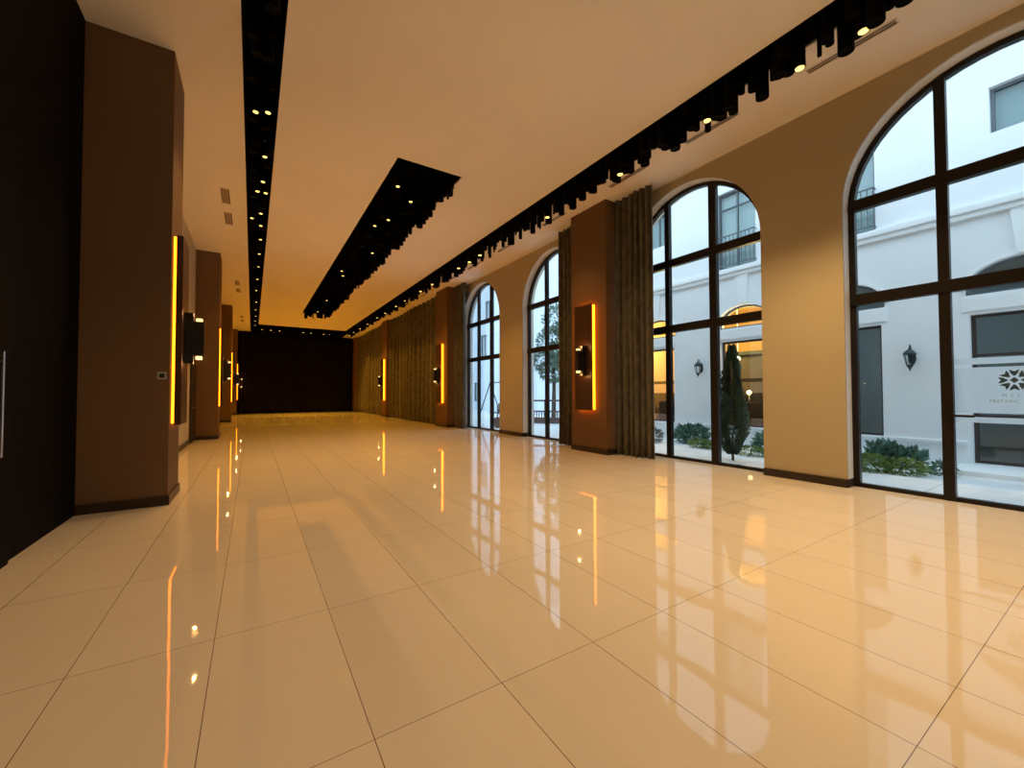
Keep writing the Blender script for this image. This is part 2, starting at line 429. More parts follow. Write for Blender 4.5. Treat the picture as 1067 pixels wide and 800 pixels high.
# ------------------------------------------------------------------ curtains
def curtain(name, y0, y1, x, amp, folds, z0, z1, m, label, group, seed, axis='y', thick=.01):
    random.seed(seed)
    bm = bmesh.new(); n = int(folds * 12); rows = 14
    ph = [random.uniform(-.5, .5) for _ in range(8)]
    def fx(t, h):
        a = t * folds * 2 * PI + 0.9 * math.sin(t * 7 + ph[0] * 6) + ph[2]
        s = math.sin(a); s = math.copysign(abs(s) ** .8, s)
        return x + amp * (0.85 + .35 * math.sin(t * 11 + ph[1] * 9)) * s * (0.75 + .25 * h)
    grid = []
    for j in range(rows + 1):
        h = 1 - j / rows; row = []
        for i in range(n + 1):
            t = i / n
            tt = t + .012 * math.sin(h * 3 + t * 20) * (1 - h)
            u = y0 + (y1 - y0) * t + .02 * math.sin(h * 4 + t * 30 + ph[3]) * (1 - h)
            v = fx(tt, 1 - h) ; zz = z0 + (z1 - z0) * h
            row.append(bm.verts.new((v, u, zz) if axis == 'y' else (u, v, zz)))
        grid.append(row)
    for j in range(rows):
        for i in range(n): bm.faces.new((grid[j][i], grid[j][i + 1], grid[j + 1][i + 1], grid[j + 1][i]))
    mb = MB(); mb.bm.free(); mb.bm = bm
    o = mb.build(name, m, smooth=True)
    s = o.modifiers.new('thickness', 'SOLIDIFY'); s.thickness = thick
    tag(o, label, 'curtain', group)
    return o
G = 'patterned curtains on the window side'
curtain('curtain', 5.62, 6.60, 7.12, .085, 6, .012, ZC - .003, M['curtain'], 'gathered taupe patterned curtain between nearest window pillar and second arched window', G, 1)
curtain('curtain', 7.92, 8.75, 7.14, .07, 5, .012, ZC - .003, M['curtain'], 'narrow taupe curtain on the far side of the nearest window pillar', G, 2)
curtain('curtain', 14.70, 15.60, 7.12, .085, 6, .012, ZC - .003, M['curtain'], 'taupe curtain gathered at the left of the farthest visible arched window', G, 3)
curtain('curtain', 16.92, 24.58, 7.06, .17, 13, .012, ZC - .003, M['curtain'], 'wide closed taupe curtain between second and third window pillars', G, 4)
curtain('curtain', 25.92, 33.58, 7.06, .17, 12, .012, ZC - .003, M['curtain'], 'farthest wide closed curtain beside the third window pillar', G, 5)
curtain('stage_curtain', -0.80, 6.70, 34.36, .05, 30, .012, ZC - .003, M['backcurtain'], 'black full-width curtain closing the far end of the hall', None, 6, axis='x')

# ------------------------------------------------------------------ glowing wood panels with sconces
GP = 'backlit wood panels on the pillars'; GS = 'black up-and-down wall sconces'
def panel_pair(side, y, which):
    """side -1: left pillars (facing +X); +1: window side (facing -X)"""
    d = 1 if side < 0 else -1
    xf = XPL if side < 0 else XPR
    root = empty('wall_panel', (xf, y, 2.25), 0)
    word = 'left' if side < 0 else 'window-side'
    tag(root, f'backlit walnut panel glowing amber on the {which} {word} pillar', 'wall panel', GP)
    hw, hh, dep = .30, 1.25, (.115 if side > 0 else .10)
    def bx(a, b, w, h, bev=0): # a,b depth from the wall
        return MB().box(min(d * a, d * b), max(d * a, d * b), -w, w, -h, h, bev)
    th = .02 if side > 0 else .07
    bx(0.001, dep - th, hw - .02, hh - .02).build('light_strip', M['led'], root)
    bx(dep - th, dep, hw, hh, .003).build('board', M['panel'], root)
    s = empty('wall_sconce', (xf + d * dep, y, 2.17), 0)
    tag(s, f'black up-and-down sconce on the panel of the {which} {word} pillar', 'wall lamp', GS)
    MB().box(min(0, d * .10), max(0, d * .10), -.085, .085, -.35, .35, .006).build('backplate', M['sconce'], s)
    c = (d * .155, 0, 0)
    MB().box(c[0] - .055, c[0] + .055, -.055, .055, -.24, .24, .004).build('lamp_body', M['sconce'], s)
    for k in (-1, 1):
        g = MB().box(c[0] - .035, c[0] + .035, -.04, .04, min(k * .24, k * .285), max(k * .24, k * .285), .006).build('lamp_glass', M['glow'], s)
        g['label'] = 'lit glass cap ' + ('facing down' if k < 0 else 'facing up')
        l = bpy.data.lights.new('sconce_bulb', 'POINT'); l.energy = 2.2; l.color = (1, .42, .12); l.shadow_soft_size = .02
        lo = bpy.data.objects.new('sconce_bulb', l); COL.objects.link(lo); lo.parent = s; lo.location = (c[0], 0, k * .34)
for i in range(4):
    if i < 3 or True:
        panel_pair(-1, 7.17 + 8.98 * i if i < 3 else 34.1, names[i])
    if i < 3: panel_pair(1, 7.30 + 9.0 * i, names[i])

# ------------------------------------------------------------------ left-hand details
sw = MB().box(-.045, .045, -.012, 0, -.045, .045, .003).build('light_switch', M['plate']); sw.location = (-.965, 6.73, 1.635)
tag(sw, 'small silver framed light switch on the nearest left pillar', 'switch')
MB().box(-.028, .028, -.016, -.010, -.028, .028, .002).build('rocker', M['sconce'], sw)['label'] = 'dark brown rocker'

dr = MB().box(XL, XL + .05, 14.66, 15.68, 0, 2.25, .004).build('door_2', M['door']); tag(dr, 'dark wood door on the left wall before the second pillar', 'door', kind='structure')
MB().tube([(XL + .05, 14.78, 1.02), (XL + .10, 14.78, 1.02), (XL + .10, 14.92, 1.02)], .010).build('handle', M['steel'], dr)
# black double doors in the near-left wall
dr = MB().box(XLN, XLN + .03, 3.05, 5.12, 0, 3.2, .004).build('door_1', M['darkwall']); tag(dr, 'tall black door with a long steel pull at the left edge', 'door', kind='structure')
mb = MB().tube([(XLN + .07, 4.84, .91), (XLN + .07, 4.84, 1.74)], .009, 10)
for z in (1.0, 1.66): mb.tube([(XLN + .02, 4.84, z), (XLN + .07, 4.84, z)], .007)
mb.build('pull_handle', M['steel'], dr)['label'] = 'long vertical steel pull handle'

# ------------------------------------------------------------------ ceiling vents
def vent_proto(wx, ly, slats, slat_m):
    root = empty('air_vent', (0, 0, ZC))
    hx, hy = wx / 2, ly / 2; t = .016
    MB().prism([[(-hx, -hy), (hx, -hy), (hx, hy), (-hx, hy)], [(-hx + t, -hy + t), (hx - t, -hy + t), (hx - t, hy - t), (-hx + t, hy - t)]], 2, -.012, .0).build('frame', M['vent'], root)
    MB().box(-hx + t, hx - t, -hy + t, hy - t, -.002, -.0005).build('backing', slat_m, root)
    for k in range(slats):
        x = -hx + t + (wx - 2 * t) * (k + 1) / (slats + 1)
        MB().box(x - .004, x + .004, -hy + t, hy - t, -.010, -.002).build('slat', M['vent'], root)
    return root
pv = vent_proto(.12, .95, 1, M['slat'])
for i, y in enumerate((2.02, 3.92, 5.75, 8.15, 10.5, 12.6, 14.7, 17.5, 20)):
    o = pv if i == 0 else copy_tree(pv)
    o.location = (6.46, y, ZC)
    tag(o, f'slim linear air vent in the window-side ceiling strip, {ORD[i]} from the camera', 'air vent', 'linear vents along the window side')
pv = vent_proto(.18, .85, 3, M['slat2'])
for i, y in enumerate((11.1, 12.5, 19.6, 21.0, 28.1, 29.5)):
    o = pv if i == 0 else copy_tree(pv)
    o.location = (-.55, y, ZC)
    tag(o, f'slatted ceiling vent left of the left slot, {ORD[i]} from the camera', 'air vent', 'vents by the left slot')

# ------------------------------------------------------------------ hanging tubes and lamps in the slots
def tube_mesh(r, L):
    mb = MB(); mb.lathe([(r * .80, -L + .012), (r * .84, -L), (r, -L), (r, 0)], n=16 if r > .04 else 10)
    return mb
VARS = []
random.seed(11)
for r in (.024, .045, .065, .08):
    for L in (.86, .93, 1.0, 1.07, 1.14):
        o = tube_mesh(r, L).build('ceiling_tube', M['tube']); smooth_by_angle(o)
        VARS.append((r, L, o.data)); bpy.data.objects.remove(o)
tubes = []     # (x, y, slot)
def fill(x0, x1, y0, y1, step, slot, rows):
    y = y0
    while y < y1:
        for k in range(rows):
            x = x0 + (x1 - x0) * (k + .5) / rows + random.uniform(-.04, .04)
            tubes.append((min(max(x, x0), x1), y + random.uniform(-.35, .35) * step, slot))
        y += step
lit_R = [(5.77, 1.67), (5.76, 2.3), (5.70, 3.5), (5.74, 5.25), (5.72, 7.45), (5.62, 10.57), (5.64, 11.3), (5.62, 12.05), (5.62, 14.35), (5.62, 15.6), (5.62, 17.54), (5.62, 18.9), (5.64, 20.8), (5.62, 22.3), (5.65, 24.6), (5.65, 26.6), (5.64, 28.4), (5.66, 30.), (5.76, -.6), (5.76, -2.8)]
lit_L = [(0.0, 7.28), (.16, 7.2), (.15, 8.59), (.14, 9.63), (.05, 10.15), (.20, 10.15), (.13, 11.37), (-.05, 11.78), (.14, 12.2), (.15, 13.3), (.14, 14.7), (.14, 16.2), (.12, 18.), (.1, 20.), (.12, 22.5), (.1, 24.6), (.12, 26.6), (.1, 28.4), (.11, 30.2), (.1, 3.8), (.1, .2), (.1, -2.8)]
lit_C = [(2.46, 8.18), (2.90, 8.69), (2.75, 9.9), (2.56, 10.43), (2.7, 15.5), (2.56, 14.9), (2.8, 20.), (3.0, 12.5), (2.8, 23.)]
lit_B = [(.5, 31.2), (1.0, 31.2), (1.5, 31.2), (2.9, 31.2), (3.4, 31.3), (4.2, 31.3), (4.6, 31.2), (5.6, 31.2)]
# lamps: housing + lens (+ the bulb)
LAMP_W, LAMP_COL = 105.0, (1.0, 0.52, 0.12)
def lamp_proto(L, r=.062):
    h = tube_mesh(r, L).build('ceiling_lamp', M['tube']); smooth_by_angle(h)
    MB().lathe([(r * .76, -L - .004), (r * .8, -L + .012)], n=16).build('lens', M['lens'], h)['label'] = 'glowing yellow lens'
    l = bpy.data.lights.new('bulb', 'SPOT'); l.energy = LAMP_W; l.color = LAMP_COL; l.spot_size = math.radians(80); l.spot_blend = .8; l.shadow_soft_size = .05
    lo = bpy.data.objects.new('bulb', l); COL.objects.link(lo); lo.parent = h; lo.location = (0, 0, -L - .03)
    return h
protos = {'window': lamp_proto(1.08), 'left': lamp_proto(.84, .045), 'centre': lamp_proto(.93, .045), 'end': lamp_proto(.95)}
lampxy = []
for slot, lst in (('window', lit_R), ('left', lit_L), ('centre', lit_C), ('end', lit_B)):
    seen = sorted([p for p in lst], key=lambda p: p[1] if slot != 'end' else p[0])
    ordv = [p for p in seen if p[1] > (1.0 if slot == 'window' else 4.5 if slot == 'left' else -99)]
    for i, (x, y) in enumerate(seen):
        o = protos[slot] if i == 0 else copy_tree(protos[slot])
        o.location = (x, y, ZT); lampxy.append((x, y))
        bulb = o.children[1] if o.children[1].type == 'LIGHT' else o.children[0]
        if i: bulb.data = bulb.data.copy()
        t = min(1, max(0, (y - 4) / 10))          # neutral lamps near the entrance, amber ones deeper in
        if y < 4.5: bulb.data.spot_size = math.radians(98); bulb.data.spot_blend = .7
        bulb.data.color = (1, .65 + (.46 - .65) * t, .285 + (.012 - .26) * t); bulb.data.energy = (185 if slot == 'left' else 240) if y < 4.5 else 80 + (135 - 80) * min(1, max(0, (y - 13) / 6)) if y < 24 else 240
        if (x, y) in ordv:
            k = ordv.index((x, y))
            where = {'window': 'window-side ceiling slot', 'left': 'left ceiling slot', 'centre': 'short central ceiling slot'}.get(slot)
            lab = f'lit black tubular lamp in the {where}, {ORD[k]} from the camera' if where else f'lit lamp in the far cross slot, {ORD[k].replace("nearest", "first")} from the left'
        else: lab = f'lit black lamp in the {slot} slot overhead, behind the view' + (', farther back' if y < -1.5 else '')
        tag(o, lab, 'ceiling lamp', f'lit lamps in the {slot} slot')
# unlit tubes
fill(5.62, 5.72, 1.1, 30.4, .21, 'window', 1)
fill(5.80, 5.90, 1.1, 30.4, .112, 'window', 1)
fill(3.36, 3.54, 7.7, 24.9, .15, 'centre', 1)
fill(2.36, 3.28, 7.9, 24.9, .55, 'centre', 2)
fill(2.32, 3.5, 24.85, 24.95, .2, 'centre', 6)
fill(-.10, .25, 4.6, 30.4, .5, 'left', 2)
fill(0.2, 5.6, 30.9, 31.0, .2, 'end', 24)
def clear(x, y): return all((x - a) ** 2 + (y - b) ** 2 > .125 ** 2 for a, b in lampxy)
kept = []
for t in tubes:
    if clear(t[0], t[1]) and all((t[0] - q[0]) ** 2 + (t[1] - q[1]) ** 2 > .07 ** 2 for q in kept[-40:]): kept.append(t)
kept.sort(key=lambda t: math.hypot(t[0], t[1]) * (1 if t[2] in ('window', 'centre') else 1.6))
rest = MB()
LONG = {'window': (0, 5), 'centre': (0, 3), 'left': (0, 1), 'end': (0, 3)}
for i, (x, y, slot) in enumerate(kept):
    lo, hi = LONG[slot]
    r, L, me = random.choice([v for v in VARS if v[1] in (.86, .93, 1.0, 1.07, 1.14)[lo:hi] and (v[0] > .03 or random.random() < .35)])
    if i < 290:
        o = bpy.data.objects.new('ceiling_tube', me); COL.objects.link(o); o.location = (x, y, ZT)
        where = {'window': 'unlit black tube hanging in the window-side ceiling slot', 'centre': 'unlit black tube hanging in the short central ceiling slot', 'left': 'unlit black tube hanging in the left ceiling slot', 'end': 'unlit black tube hanging in the far cross slot'}[slot]
        tag(o, where, 'ceiling tube', f'unlit tubes in the {slot} slot')
    else:
        rest.lathe([(r * .8, -L + .012), (r * .84, -L), (r, -L), (r, 0)], c=(x, y, ZT), n=10)
o = rest.build('ceiling_tube_mass', M['tube']); tag(o, 'distant mass of black tubes hanging at the far ends of the slots', 'ceiling tubes', kind='stuff')

# ------------------------------------------------------------------ the courtyard
o = MB().box(XR + .46, 40, -14, 50, -.20, -.03).build('ground', M['paving']); tag(o, 'pale stone paving of the courtyard', 'paving', kind='structure')
XB = 11.5
bld = empty('courtyard_building', (XB, 4, 0)); bld_off = Vector((-XB, -4, 0))
tag(bld, 'white stucco building across the courtyard with arched and balcony windows', 'building')
def bpart(mb, name, m, parent=bld, label=None):
    for v in mb.bm.verts: v.co += bld_off
    o = mb.build(name, m, parent)
    if label: o['label'] = label
    return o
LOW = [(-2.35, -.95, False), (.45, 1.85, False), (3.14, 4.45, False), (5.42, 6.75, True), (8.30, 9.65, True), (10.9, 12.0, False)]
UP = [(-1.6, -.4, 6.2, 7.06, False), (.35, 1.53, 6.2, 7.06, False), (3.20, 4.25, 4.98, 7.2, True), (5.72, 6.82, 4.98, 7.2, True), (8.42, 9.4, 6.3, 7.4, False), (10.9, 11.8, 4.98, 7.2, True)]
Z0L, Z1L, ZL0, ZLS, RL = .45, 2.87, 3.24, 3.34, .52
holes = []
def rect(y0, y1, z0, z1): return [(y0, z0), (y1, z0), (y1, z1), (y0, z1)]
def lun(y0, y1): return arch_pts((y0 + y1) / 2, (y1 - y0) / 2 + .06, ZL0, ZLS, RL, 16)
for y0, y1, w in LOW:
    holes.append(rect(y0, y1, .06 if abs(y0 - .45) < .01 else Z0L, Z1L)); holes.append(lun(y0, y1))
for y0, y1, z0, z1, r in UP: holes.append(rect(y0, y1, z0, z1))
bpart(MB().prism([[(-9, -.03), (12.6, -.03), (12.6, 9.6), (-9, 9.6)]] + holes, 0, XB, XB + .30), 'wall', M['facade'])
bpart(MB().box(XB + .3, XB + 6, 12.3, 12.6, -.03, 9.6), 'side_wall', M['facade'])
bpart(MB().box(XB - .10, XB, -9, 12.65, 4.70, 4.80, .02).box(XB - .16, XB, -9, 12.7, 4.80, 4.93, .03), 'cornice', M['trimw'])
mb = MB()
for a, b in ((-9, .40), (1.90, 12.65)):
    mb.box(XB - .06, XB, a, b, -.03, .40, .01); mb.box(XB - .10, XB, a, b, .40, .47, .02)
bpart(mb, 'plinth', M['trimw'])
mb = MB()
for y0, y1, w in LOW:
    c = (y0 + y1) / 2
    # white band between the lower window and the lunette
    mb.box(XB - .03, XB + .02, y0 - .10, y1 + .10, 2.93, 3.20, .01)
bpart(mb, 'window_band', M['trimw'])
for y0, y1, w in LOW:
    c = (y0 + y1) / 2
    mb = MB(); mb.prism([[(c - .10, ZLS + RL + .02), (c + .10, ZLS + RL + .02), (c + .17, 4.70), (c - .17, 4.70)]], 0, XB - .06, XB); bpart(mb, 'keystone', M['trimw'])
    # arch moulding round the lunette
    o_ = arch_pts(c, (y1 - y0) / 2 + .14, ZL0, ZLS, RL + .08, 16); i_ = lun(y0, y1)
    bpart(MB().prism([o_[1:-1] + i_[1:-1][::-1]], 0, XB - .04, XB), 'arch_moulding', M['trimw'])
def frame_rect(y0, y1, z0, z1, t=.06, bars_y=(), bars_z=(), x=XB + .12):
    mb = MB().prism([rect(y0, y1, z0, z1), rect(y0 + t, y1 - t, z0 + t, z1 - t)], 0, x, x + .07)
    for b in bars_y: mb.box(x, x + .06, b - t * .4, b + t * .4, z0 + t, z1 - t)
    for b in bars_z: mb.box(x, x + .06, y0 + t, y1 - t, b - t * .4, b + t * .4)
    return mb
for y0, y1, w in LOW:
    door = abs(y0 - .45) < .01
    f = bpart(frame_rect(y0, y1, .06 if door else Z0L, Z1L, .055, bars_z=((2.1, .95) if door else ()), bars_y=()), 'window', M['brownframe'])
    bpart(MB().box(XB + .15, XB + .156, y0 + .05, y1 - .05, (.06 if door else Z0L) + .05, Z1L - .05), 'pane', M['darkglass'], f)
    lo_ = lun(y0, y1); c = (y0 + y1) / 2
    li = arch_pts(c, (y1 - y0) / 2 + .01, ZL0 + .05, ZLS, RL - .05, 16)
    f = bpart(MB().prism([lo_, li], 0, XB + .12, XB + .18), 'lunette', M['greyframe'])
    bpart(MB().prism([li], 0, XB + .15, XB + .156), 'pane', M['darkglass'], f)
for y0, y1, z0, z1, rail in UP:
    f = bpart(frame_rect(y0, y1, z0, z1, .05, bars_y=((y0 + y1) / 2,), bars_z=((6.75,) if rail else ())), 'window', M['greyframe'])
    bpart(MB().box(XB + .15, XB + .156, y0 + .04, y1 - .04, z0 + .04, z1 - .04), 'pane', M['darkglass'], f)
    if rail:
        mb = MB().box(XB - .12, XB - .09, y0 - .02, y1 + .02, 5.86, 5.89).box(XB - .12, XB - .09, y0 - .02, y1 + .02, 5.02, 5.05)
        n = 10
        for k in range(n + 1):
            y = y0 + (y1 - y0) * k / n; mb.box(XB - .113, XB - .097, y - .008, y + .008, 5.03, 5.88)
        for y in (y0 - .01, y1 + .01):
            for z in (5.035, 5.875): mb.box(XB - .11, XB + .01, y - .01, y + .01, z - .01, z + .01)
        bpart(mb, 'balcony_railing', M['greyframe'])
        bpart(MB().box(XB + .26, XB + .28, y0, y1, z0, z1), 'pale_blind', mat('pale_blind', (.68, .73, .74), .8))
    else:
        bpart(MB().box(XB + .26, XB + .28, y0, y1, z0, z1), 'pale_blind', mat('grey_blind', (.42, .50, .52), .8))
# rooms behind the lower windows
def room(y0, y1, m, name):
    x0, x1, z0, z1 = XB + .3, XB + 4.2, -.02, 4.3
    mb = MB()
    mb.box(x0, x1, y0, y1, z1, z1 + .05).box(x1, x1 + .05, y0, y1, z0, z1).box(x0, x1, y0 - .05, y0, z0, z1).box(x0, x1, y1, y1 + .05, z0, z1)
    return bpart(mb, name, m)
for y0, y1, wm in LOW:
    if wm:
        for z0, z1 in ((1.70, 1.80), (.70, 1.40)):
            bpart(MB().box(XB + .145, XB + .147, y0 + .055, y1 - .055, z0, z1), 'frosted_film', M['frost_grey'])
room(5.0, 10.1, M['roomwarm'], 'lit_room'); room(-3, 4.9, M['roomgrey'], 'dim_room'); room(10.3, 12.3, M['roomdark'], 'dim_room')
bpart(MB().box(XB + .3, XB + 4.2, -3, 12.3, -.03, .02), 'room_floor', M['counter'])
bpart(MB().box(XB + 1.3, XB + 1.9, 5.4, 9.9, .0, 1.1, .02), 'bar_counter', M['counter'])
bpart(MB().box(XB + 3.6, XB + 4.15, 5.3, 8.9, .0, 2.75, .02), 'back_cabinet', M['cabinet'])
bpart(MB().box(XB + 3.3, XB + 3.9, 5.3, 8.9, 2.75, 2.88, .02), 'canopy', M['roomdark'])
for (y, z, x) in ((6.9, 2.45, 1.2), (6.4, 2.55, 2.0), (9.3, 2.4, 1.2), (8.9, 2.5, 2.2), (6.0, 1.45, 2.4), (6.5, 1.4, 2.6), (7.2, 1.4, 2.4)):
    g = MB().lathe([(.01, -.08), (.06, -.05), (.075, 0), (.06, .05), (.01, .08)], c=(XB + x, y, z), n=10).tube([(XB + x, y, z + .07), (XB + x, y, 4.3 if z > 2 else z - 0.35 + .1)], .005, 4)
    bpart(g, 'pendant_lamp', M['globe'])
for x, y in ((XB + .7, 2.45), (XB + .55, 4.72)):  # added cool fill lights without fittings, to brighten the dim room
    l = bpy.data.lights.new('added_room_fill', 'POINT'); l.energy = 40; l.color = (.8, .92, 1); l.shadow_soft_size = .12
    lo = bpy.data.objects.new('added_room_fill', l); COL.objects.link(lo); lo.parent = bld; lo.location = Vector((x, y, 2.5)) + bld_off
for y in (6.3, 9.0):
    l = bpy.data.lights.new('room_bulb', 'POINT'); l.energy = 190; l.color = (1, .62, .22); l.shadow_soft_size = .15
    lo = bpy.data.objects.new('room_bulb', l); COL.objects.link(lo); lo.parent = bld; lo.location = Vector((XB + 1.0, y, 3.3)) + bld_off
bpart(MB().box(10.35, XB + .12, -.2, 2.0, -.03, .05, .01), 'doorstep', M['trimw'])

# farther wing
WIN2 = ((28.9, 30.0, 4.2, 6.2), (30.3, 31.2, .75, 2.3), (28.2, 29.2, 7.4, 8.9), (25.6, 26.6, 7.4, 8.9), (25.6, 26.6, 4.2, 6.2), (32.3, 33.4, 4.2, 6.2))
b2 = MB().prism([[(22.0, -.05), (50, -.05), (50, 13), (22.0, 13)]] + [rect(*q) for q in WIN2], 0, 16.0, 16.35).build('courtyard_building', M['facade2'])
tag(b2, 'pale blue-white wing farther along the courtyard, behind the swing', 'building')
fp = mat('far_pane', (.36, .42, .46), .2)
for y0, y1, z0, z1 in WIN2:
    f = frame_rect(y0, y1, z0, z1, .08, bars_y=((y0 + y1) / 2,), x=16.1).build('window', M['greyframe'], b2)
    MB().box(16.14, 16.16, y0 + .05, y1 - .05, z0 + .05, z1 - .05).build('pane', fp, f)
MB().box(16.35, 28, 22.0, 22.3, -.05, 13).build('end_wall', M['facade2'], b2)

# garden wall, railing and tree seen through the third window
o = MB().box(15.3, 15.5, 15.5, 19.7, -.03, 2.2).build('garden_wall', M['facade']); tag(o, 'white garden wall beyond the wooden railing', 'wall')
MB().box(15.24, 15.56, 15.45, 19.75, 2.2, 2.3, .01).build('coping', M['greyframe'], o)
fr = empty('wooden_railing', (11.6, 15.3, -.03)); tag(fr, 'brown slatted wooden railing in the garden outside third window', 'railing')
dirv = Vector((.62, -.78, 0))
def along(t, z): return Vector((0, 0, z)) + dirv * t
def slab(t0, t1, z0, z1, th=.025):
    mb = MB(); n = Vector((dirv.y, -dirv.x, 0)) * th
    p = [along(t0, z0) + n, along(t1, z0) + n, along(t1, z0) - n, along(t0, z0) - n]
    v = [mb.bm.verts.new(q) for q in p] + [mb.bm.verts.new(q + Vector((0, 0, z1 - z0))) for q in p]
    for f in ((0, 1, 2, 3), (4, 5, 6, 7), (0, 1, 5, 4), (1, 2, 6, 5), (2, 3, 7, 6), (3, 0, 4, 7)): mb.bm.faces.new([v[i] for i in f])
    return mb
for t in (-.75, 0, .75): slab(t - .05, t + .05, 0, 1.15, .05).build('post', M['brownwood'], fr)
slab(-.75, .75, 1.05, 1.13).build('top_rail', M['brownwood'], fr); slab(-.75, .75, .55, .62).build('middle_rail', M['brownwood'], fr)
slab(-.75, .75, .02, .30).build('lower_board', M['brownwood'], fr)
for k in range(12):
    t = -.69 + .125 * k
    if abs(t) > .06: slab(t - .022, t + .022, .30, .57, .012).build('slat', M['brownwood'], fr)

# ------------------------------------------------------------------ plants
def blob(mb, c, rad, n, L, W, seed, spiky=0.0):
    random.seed(seed); c = Vector(c)
    for _ in range(n):
        a = random.uniform(0, 2 * PI); cz = random.uniform(-1, 1); r = random.uniform(.55, 1) ** .5
        s = math.sqrt(1 - cz * cz)
        d = Vector((s * math.cos(a), s * math.sin(a), cz))
        p = c + Vector((d.x * rad[0], d.y * rad[1], d.z * rad[2])) * r
        dd = d + Vector((random.uniform(-.7, .7), random.uniform(-.7, .7), random.uniform(-.3, .7) + spiky))
        mb.leaf(p, dd, Vector((random.uniform(-1, 1), random.uniform(-1, 1), 1)), L * random.uniform(.6, 1.3), W * random.uniform(.7, 1.2))
def plant(name, loc, label, cat, foliage, m, stem=True, group=None):
    o = empty(name, loc); tag(o, label, cat, group)
    foliage.build('foliage', m, o)
    if stem: stem.build('stem', M['bark'], o)
    return o
# cypress
mb = MB(); random.seed(3)
H = 2.40
for i in range(7500):
    t = random.random() ** 1.15; z = .12 + t * (H - .12)
    R_ = .30 * (min(1, (t + .05) / .22)) * (1 - t) ** .62 + .015
    a = random.uniform(0, 2 * PI); rr = R_ * random.uniform(.35, 1.05) * (1 + .18 * math.sin(a * 3 + z * 5))
    d = Vector((math.cos(a) * .5, math.sin(a) * .5, 1.0 + random.uniform(-.4, .3)))
    mb.leaf(Vector((math.cos(a) * rr, math.sin(a) * rr, z)), d, Vector((-math.sin(a), math.cos(a), .2)), random.uniform(.05, .11), .014)
plant('cypress_tree', (8.62, 4.82, -.03), 'slim dark green cypress standing outside the second arched window', 'tree', mb, M['cyp'], MB().tube([(0, 0, 0), (0, 0, .6)], .03, 8, .012))
# low mounds
def mound(parts, loc, label, name='shrub', m='hedge', seed=1, L=.07, W=.018, stemh=.15, group='courtyard shrubs', sp=.2):
    mb = MB()
    for k, (dx, dy, rx, ry, rz, n) in enumerate(parts):
        blob(mb, (dx, dy, rz * .9), (rx, ry, rz), n, L, W, seed * 7 + k, sp)
    st = MB()
    for dx, dy, *_ in parts: st.tube([(dx * .5, dy * .5, 0), (dx, dy, stemh)], .012, 6)
    return plant(name, loc, label, 'shrub', mb, M[m], st, group)
mound([(0, .25, .28, .30, .15, 700), (.1, -.18, .25, .30, .13, 600), (-.05, .5, .2, .2, .13, 300)], (9.55, 2.55, -.03), 'low yellow-green shrub outside the nearest arched window', seed=2)
mound([(0, .15, .28, .24, .20, 260), (.05, -.18, .25, .22, .17, 220)], (10.45, 2.72, -.03), 'taller blue-green leafy shrub behind the yellow-green one', m='teal', seed=3, L=.17, W=.05, sp=.4)
mound([(0, 0, .16, .14, .11, 160)], (10.1, 1.98, -.03), 'small blue-green shrub beside the doorstep', m='teal', seed=4, L=.09, W=.03)
mound([(0, -.1, .22, .42, .11, 800), (0, .35, .22, .3, .11, 500)], (9.9, 6.05, -.03), 'low bright green hedge left of the cypress', seed=5, L=.05)
mound([(0, 0, .3, .34, .24, 260), (.05, .3, .22, .25, .2, 160)], (10.55, 7.0, -.03), 'blue-green broad-leaved plant under the courtyard lantern', m='teal', seed=6, L=.20, W=.055, sp=.5)
mound([(0, 0, .28, .36, .2, 420)], (9.9, 8.0, -.03), 'grey-brown twiggy shrub left of the blue-green plant', m='grey_leaf', seed=8, L=.13, W=.02, sp=.5)
mound([(0, 0, .2, .5, .11, 800)], (9.6, 4.95, -.03), 'low green hedge right of the cypress', seed=9, L=.05)
mound([(0, 0, .26, .30, .20, 240)], (10.45, 4.95, -.03), 'blue-green rosette plant behind the right hedge', m='teal', seed=10, L=.20, W=.06, sp=.4)
# tree beyond the garden
mb = MB()
for k, (dx, dy, dz, r) in enumerate(((0, 0, 4.3, .95), (.2, -.7, 3.6, .9), (-.1, .5, 3.3, .8), (.1, -.4, 5.5, .9), (0, .1, 2.7, .7), (.2, -1.2, 4.9, .8))):
    blob(mb, (dx, dy, dz), (r, r, r * .9), 750, .19, .06, 40 + k)
plant('garden_tree', (14.2, 18.0, -.03), 'leafy grey-green tree in the garden beyond third window', 'tree', mb, M['tree'], MB().tube([(0, 0, 0), (.05, 0, 2), (0, .1, 4.5)], .14, 8, .05))
# swing outside the fourth window
sw = empty('garden_swing', (10.6, 17.9, -.03)); tag(sw, 'dark metal garden swing frame outside the farthest window', 'swing')
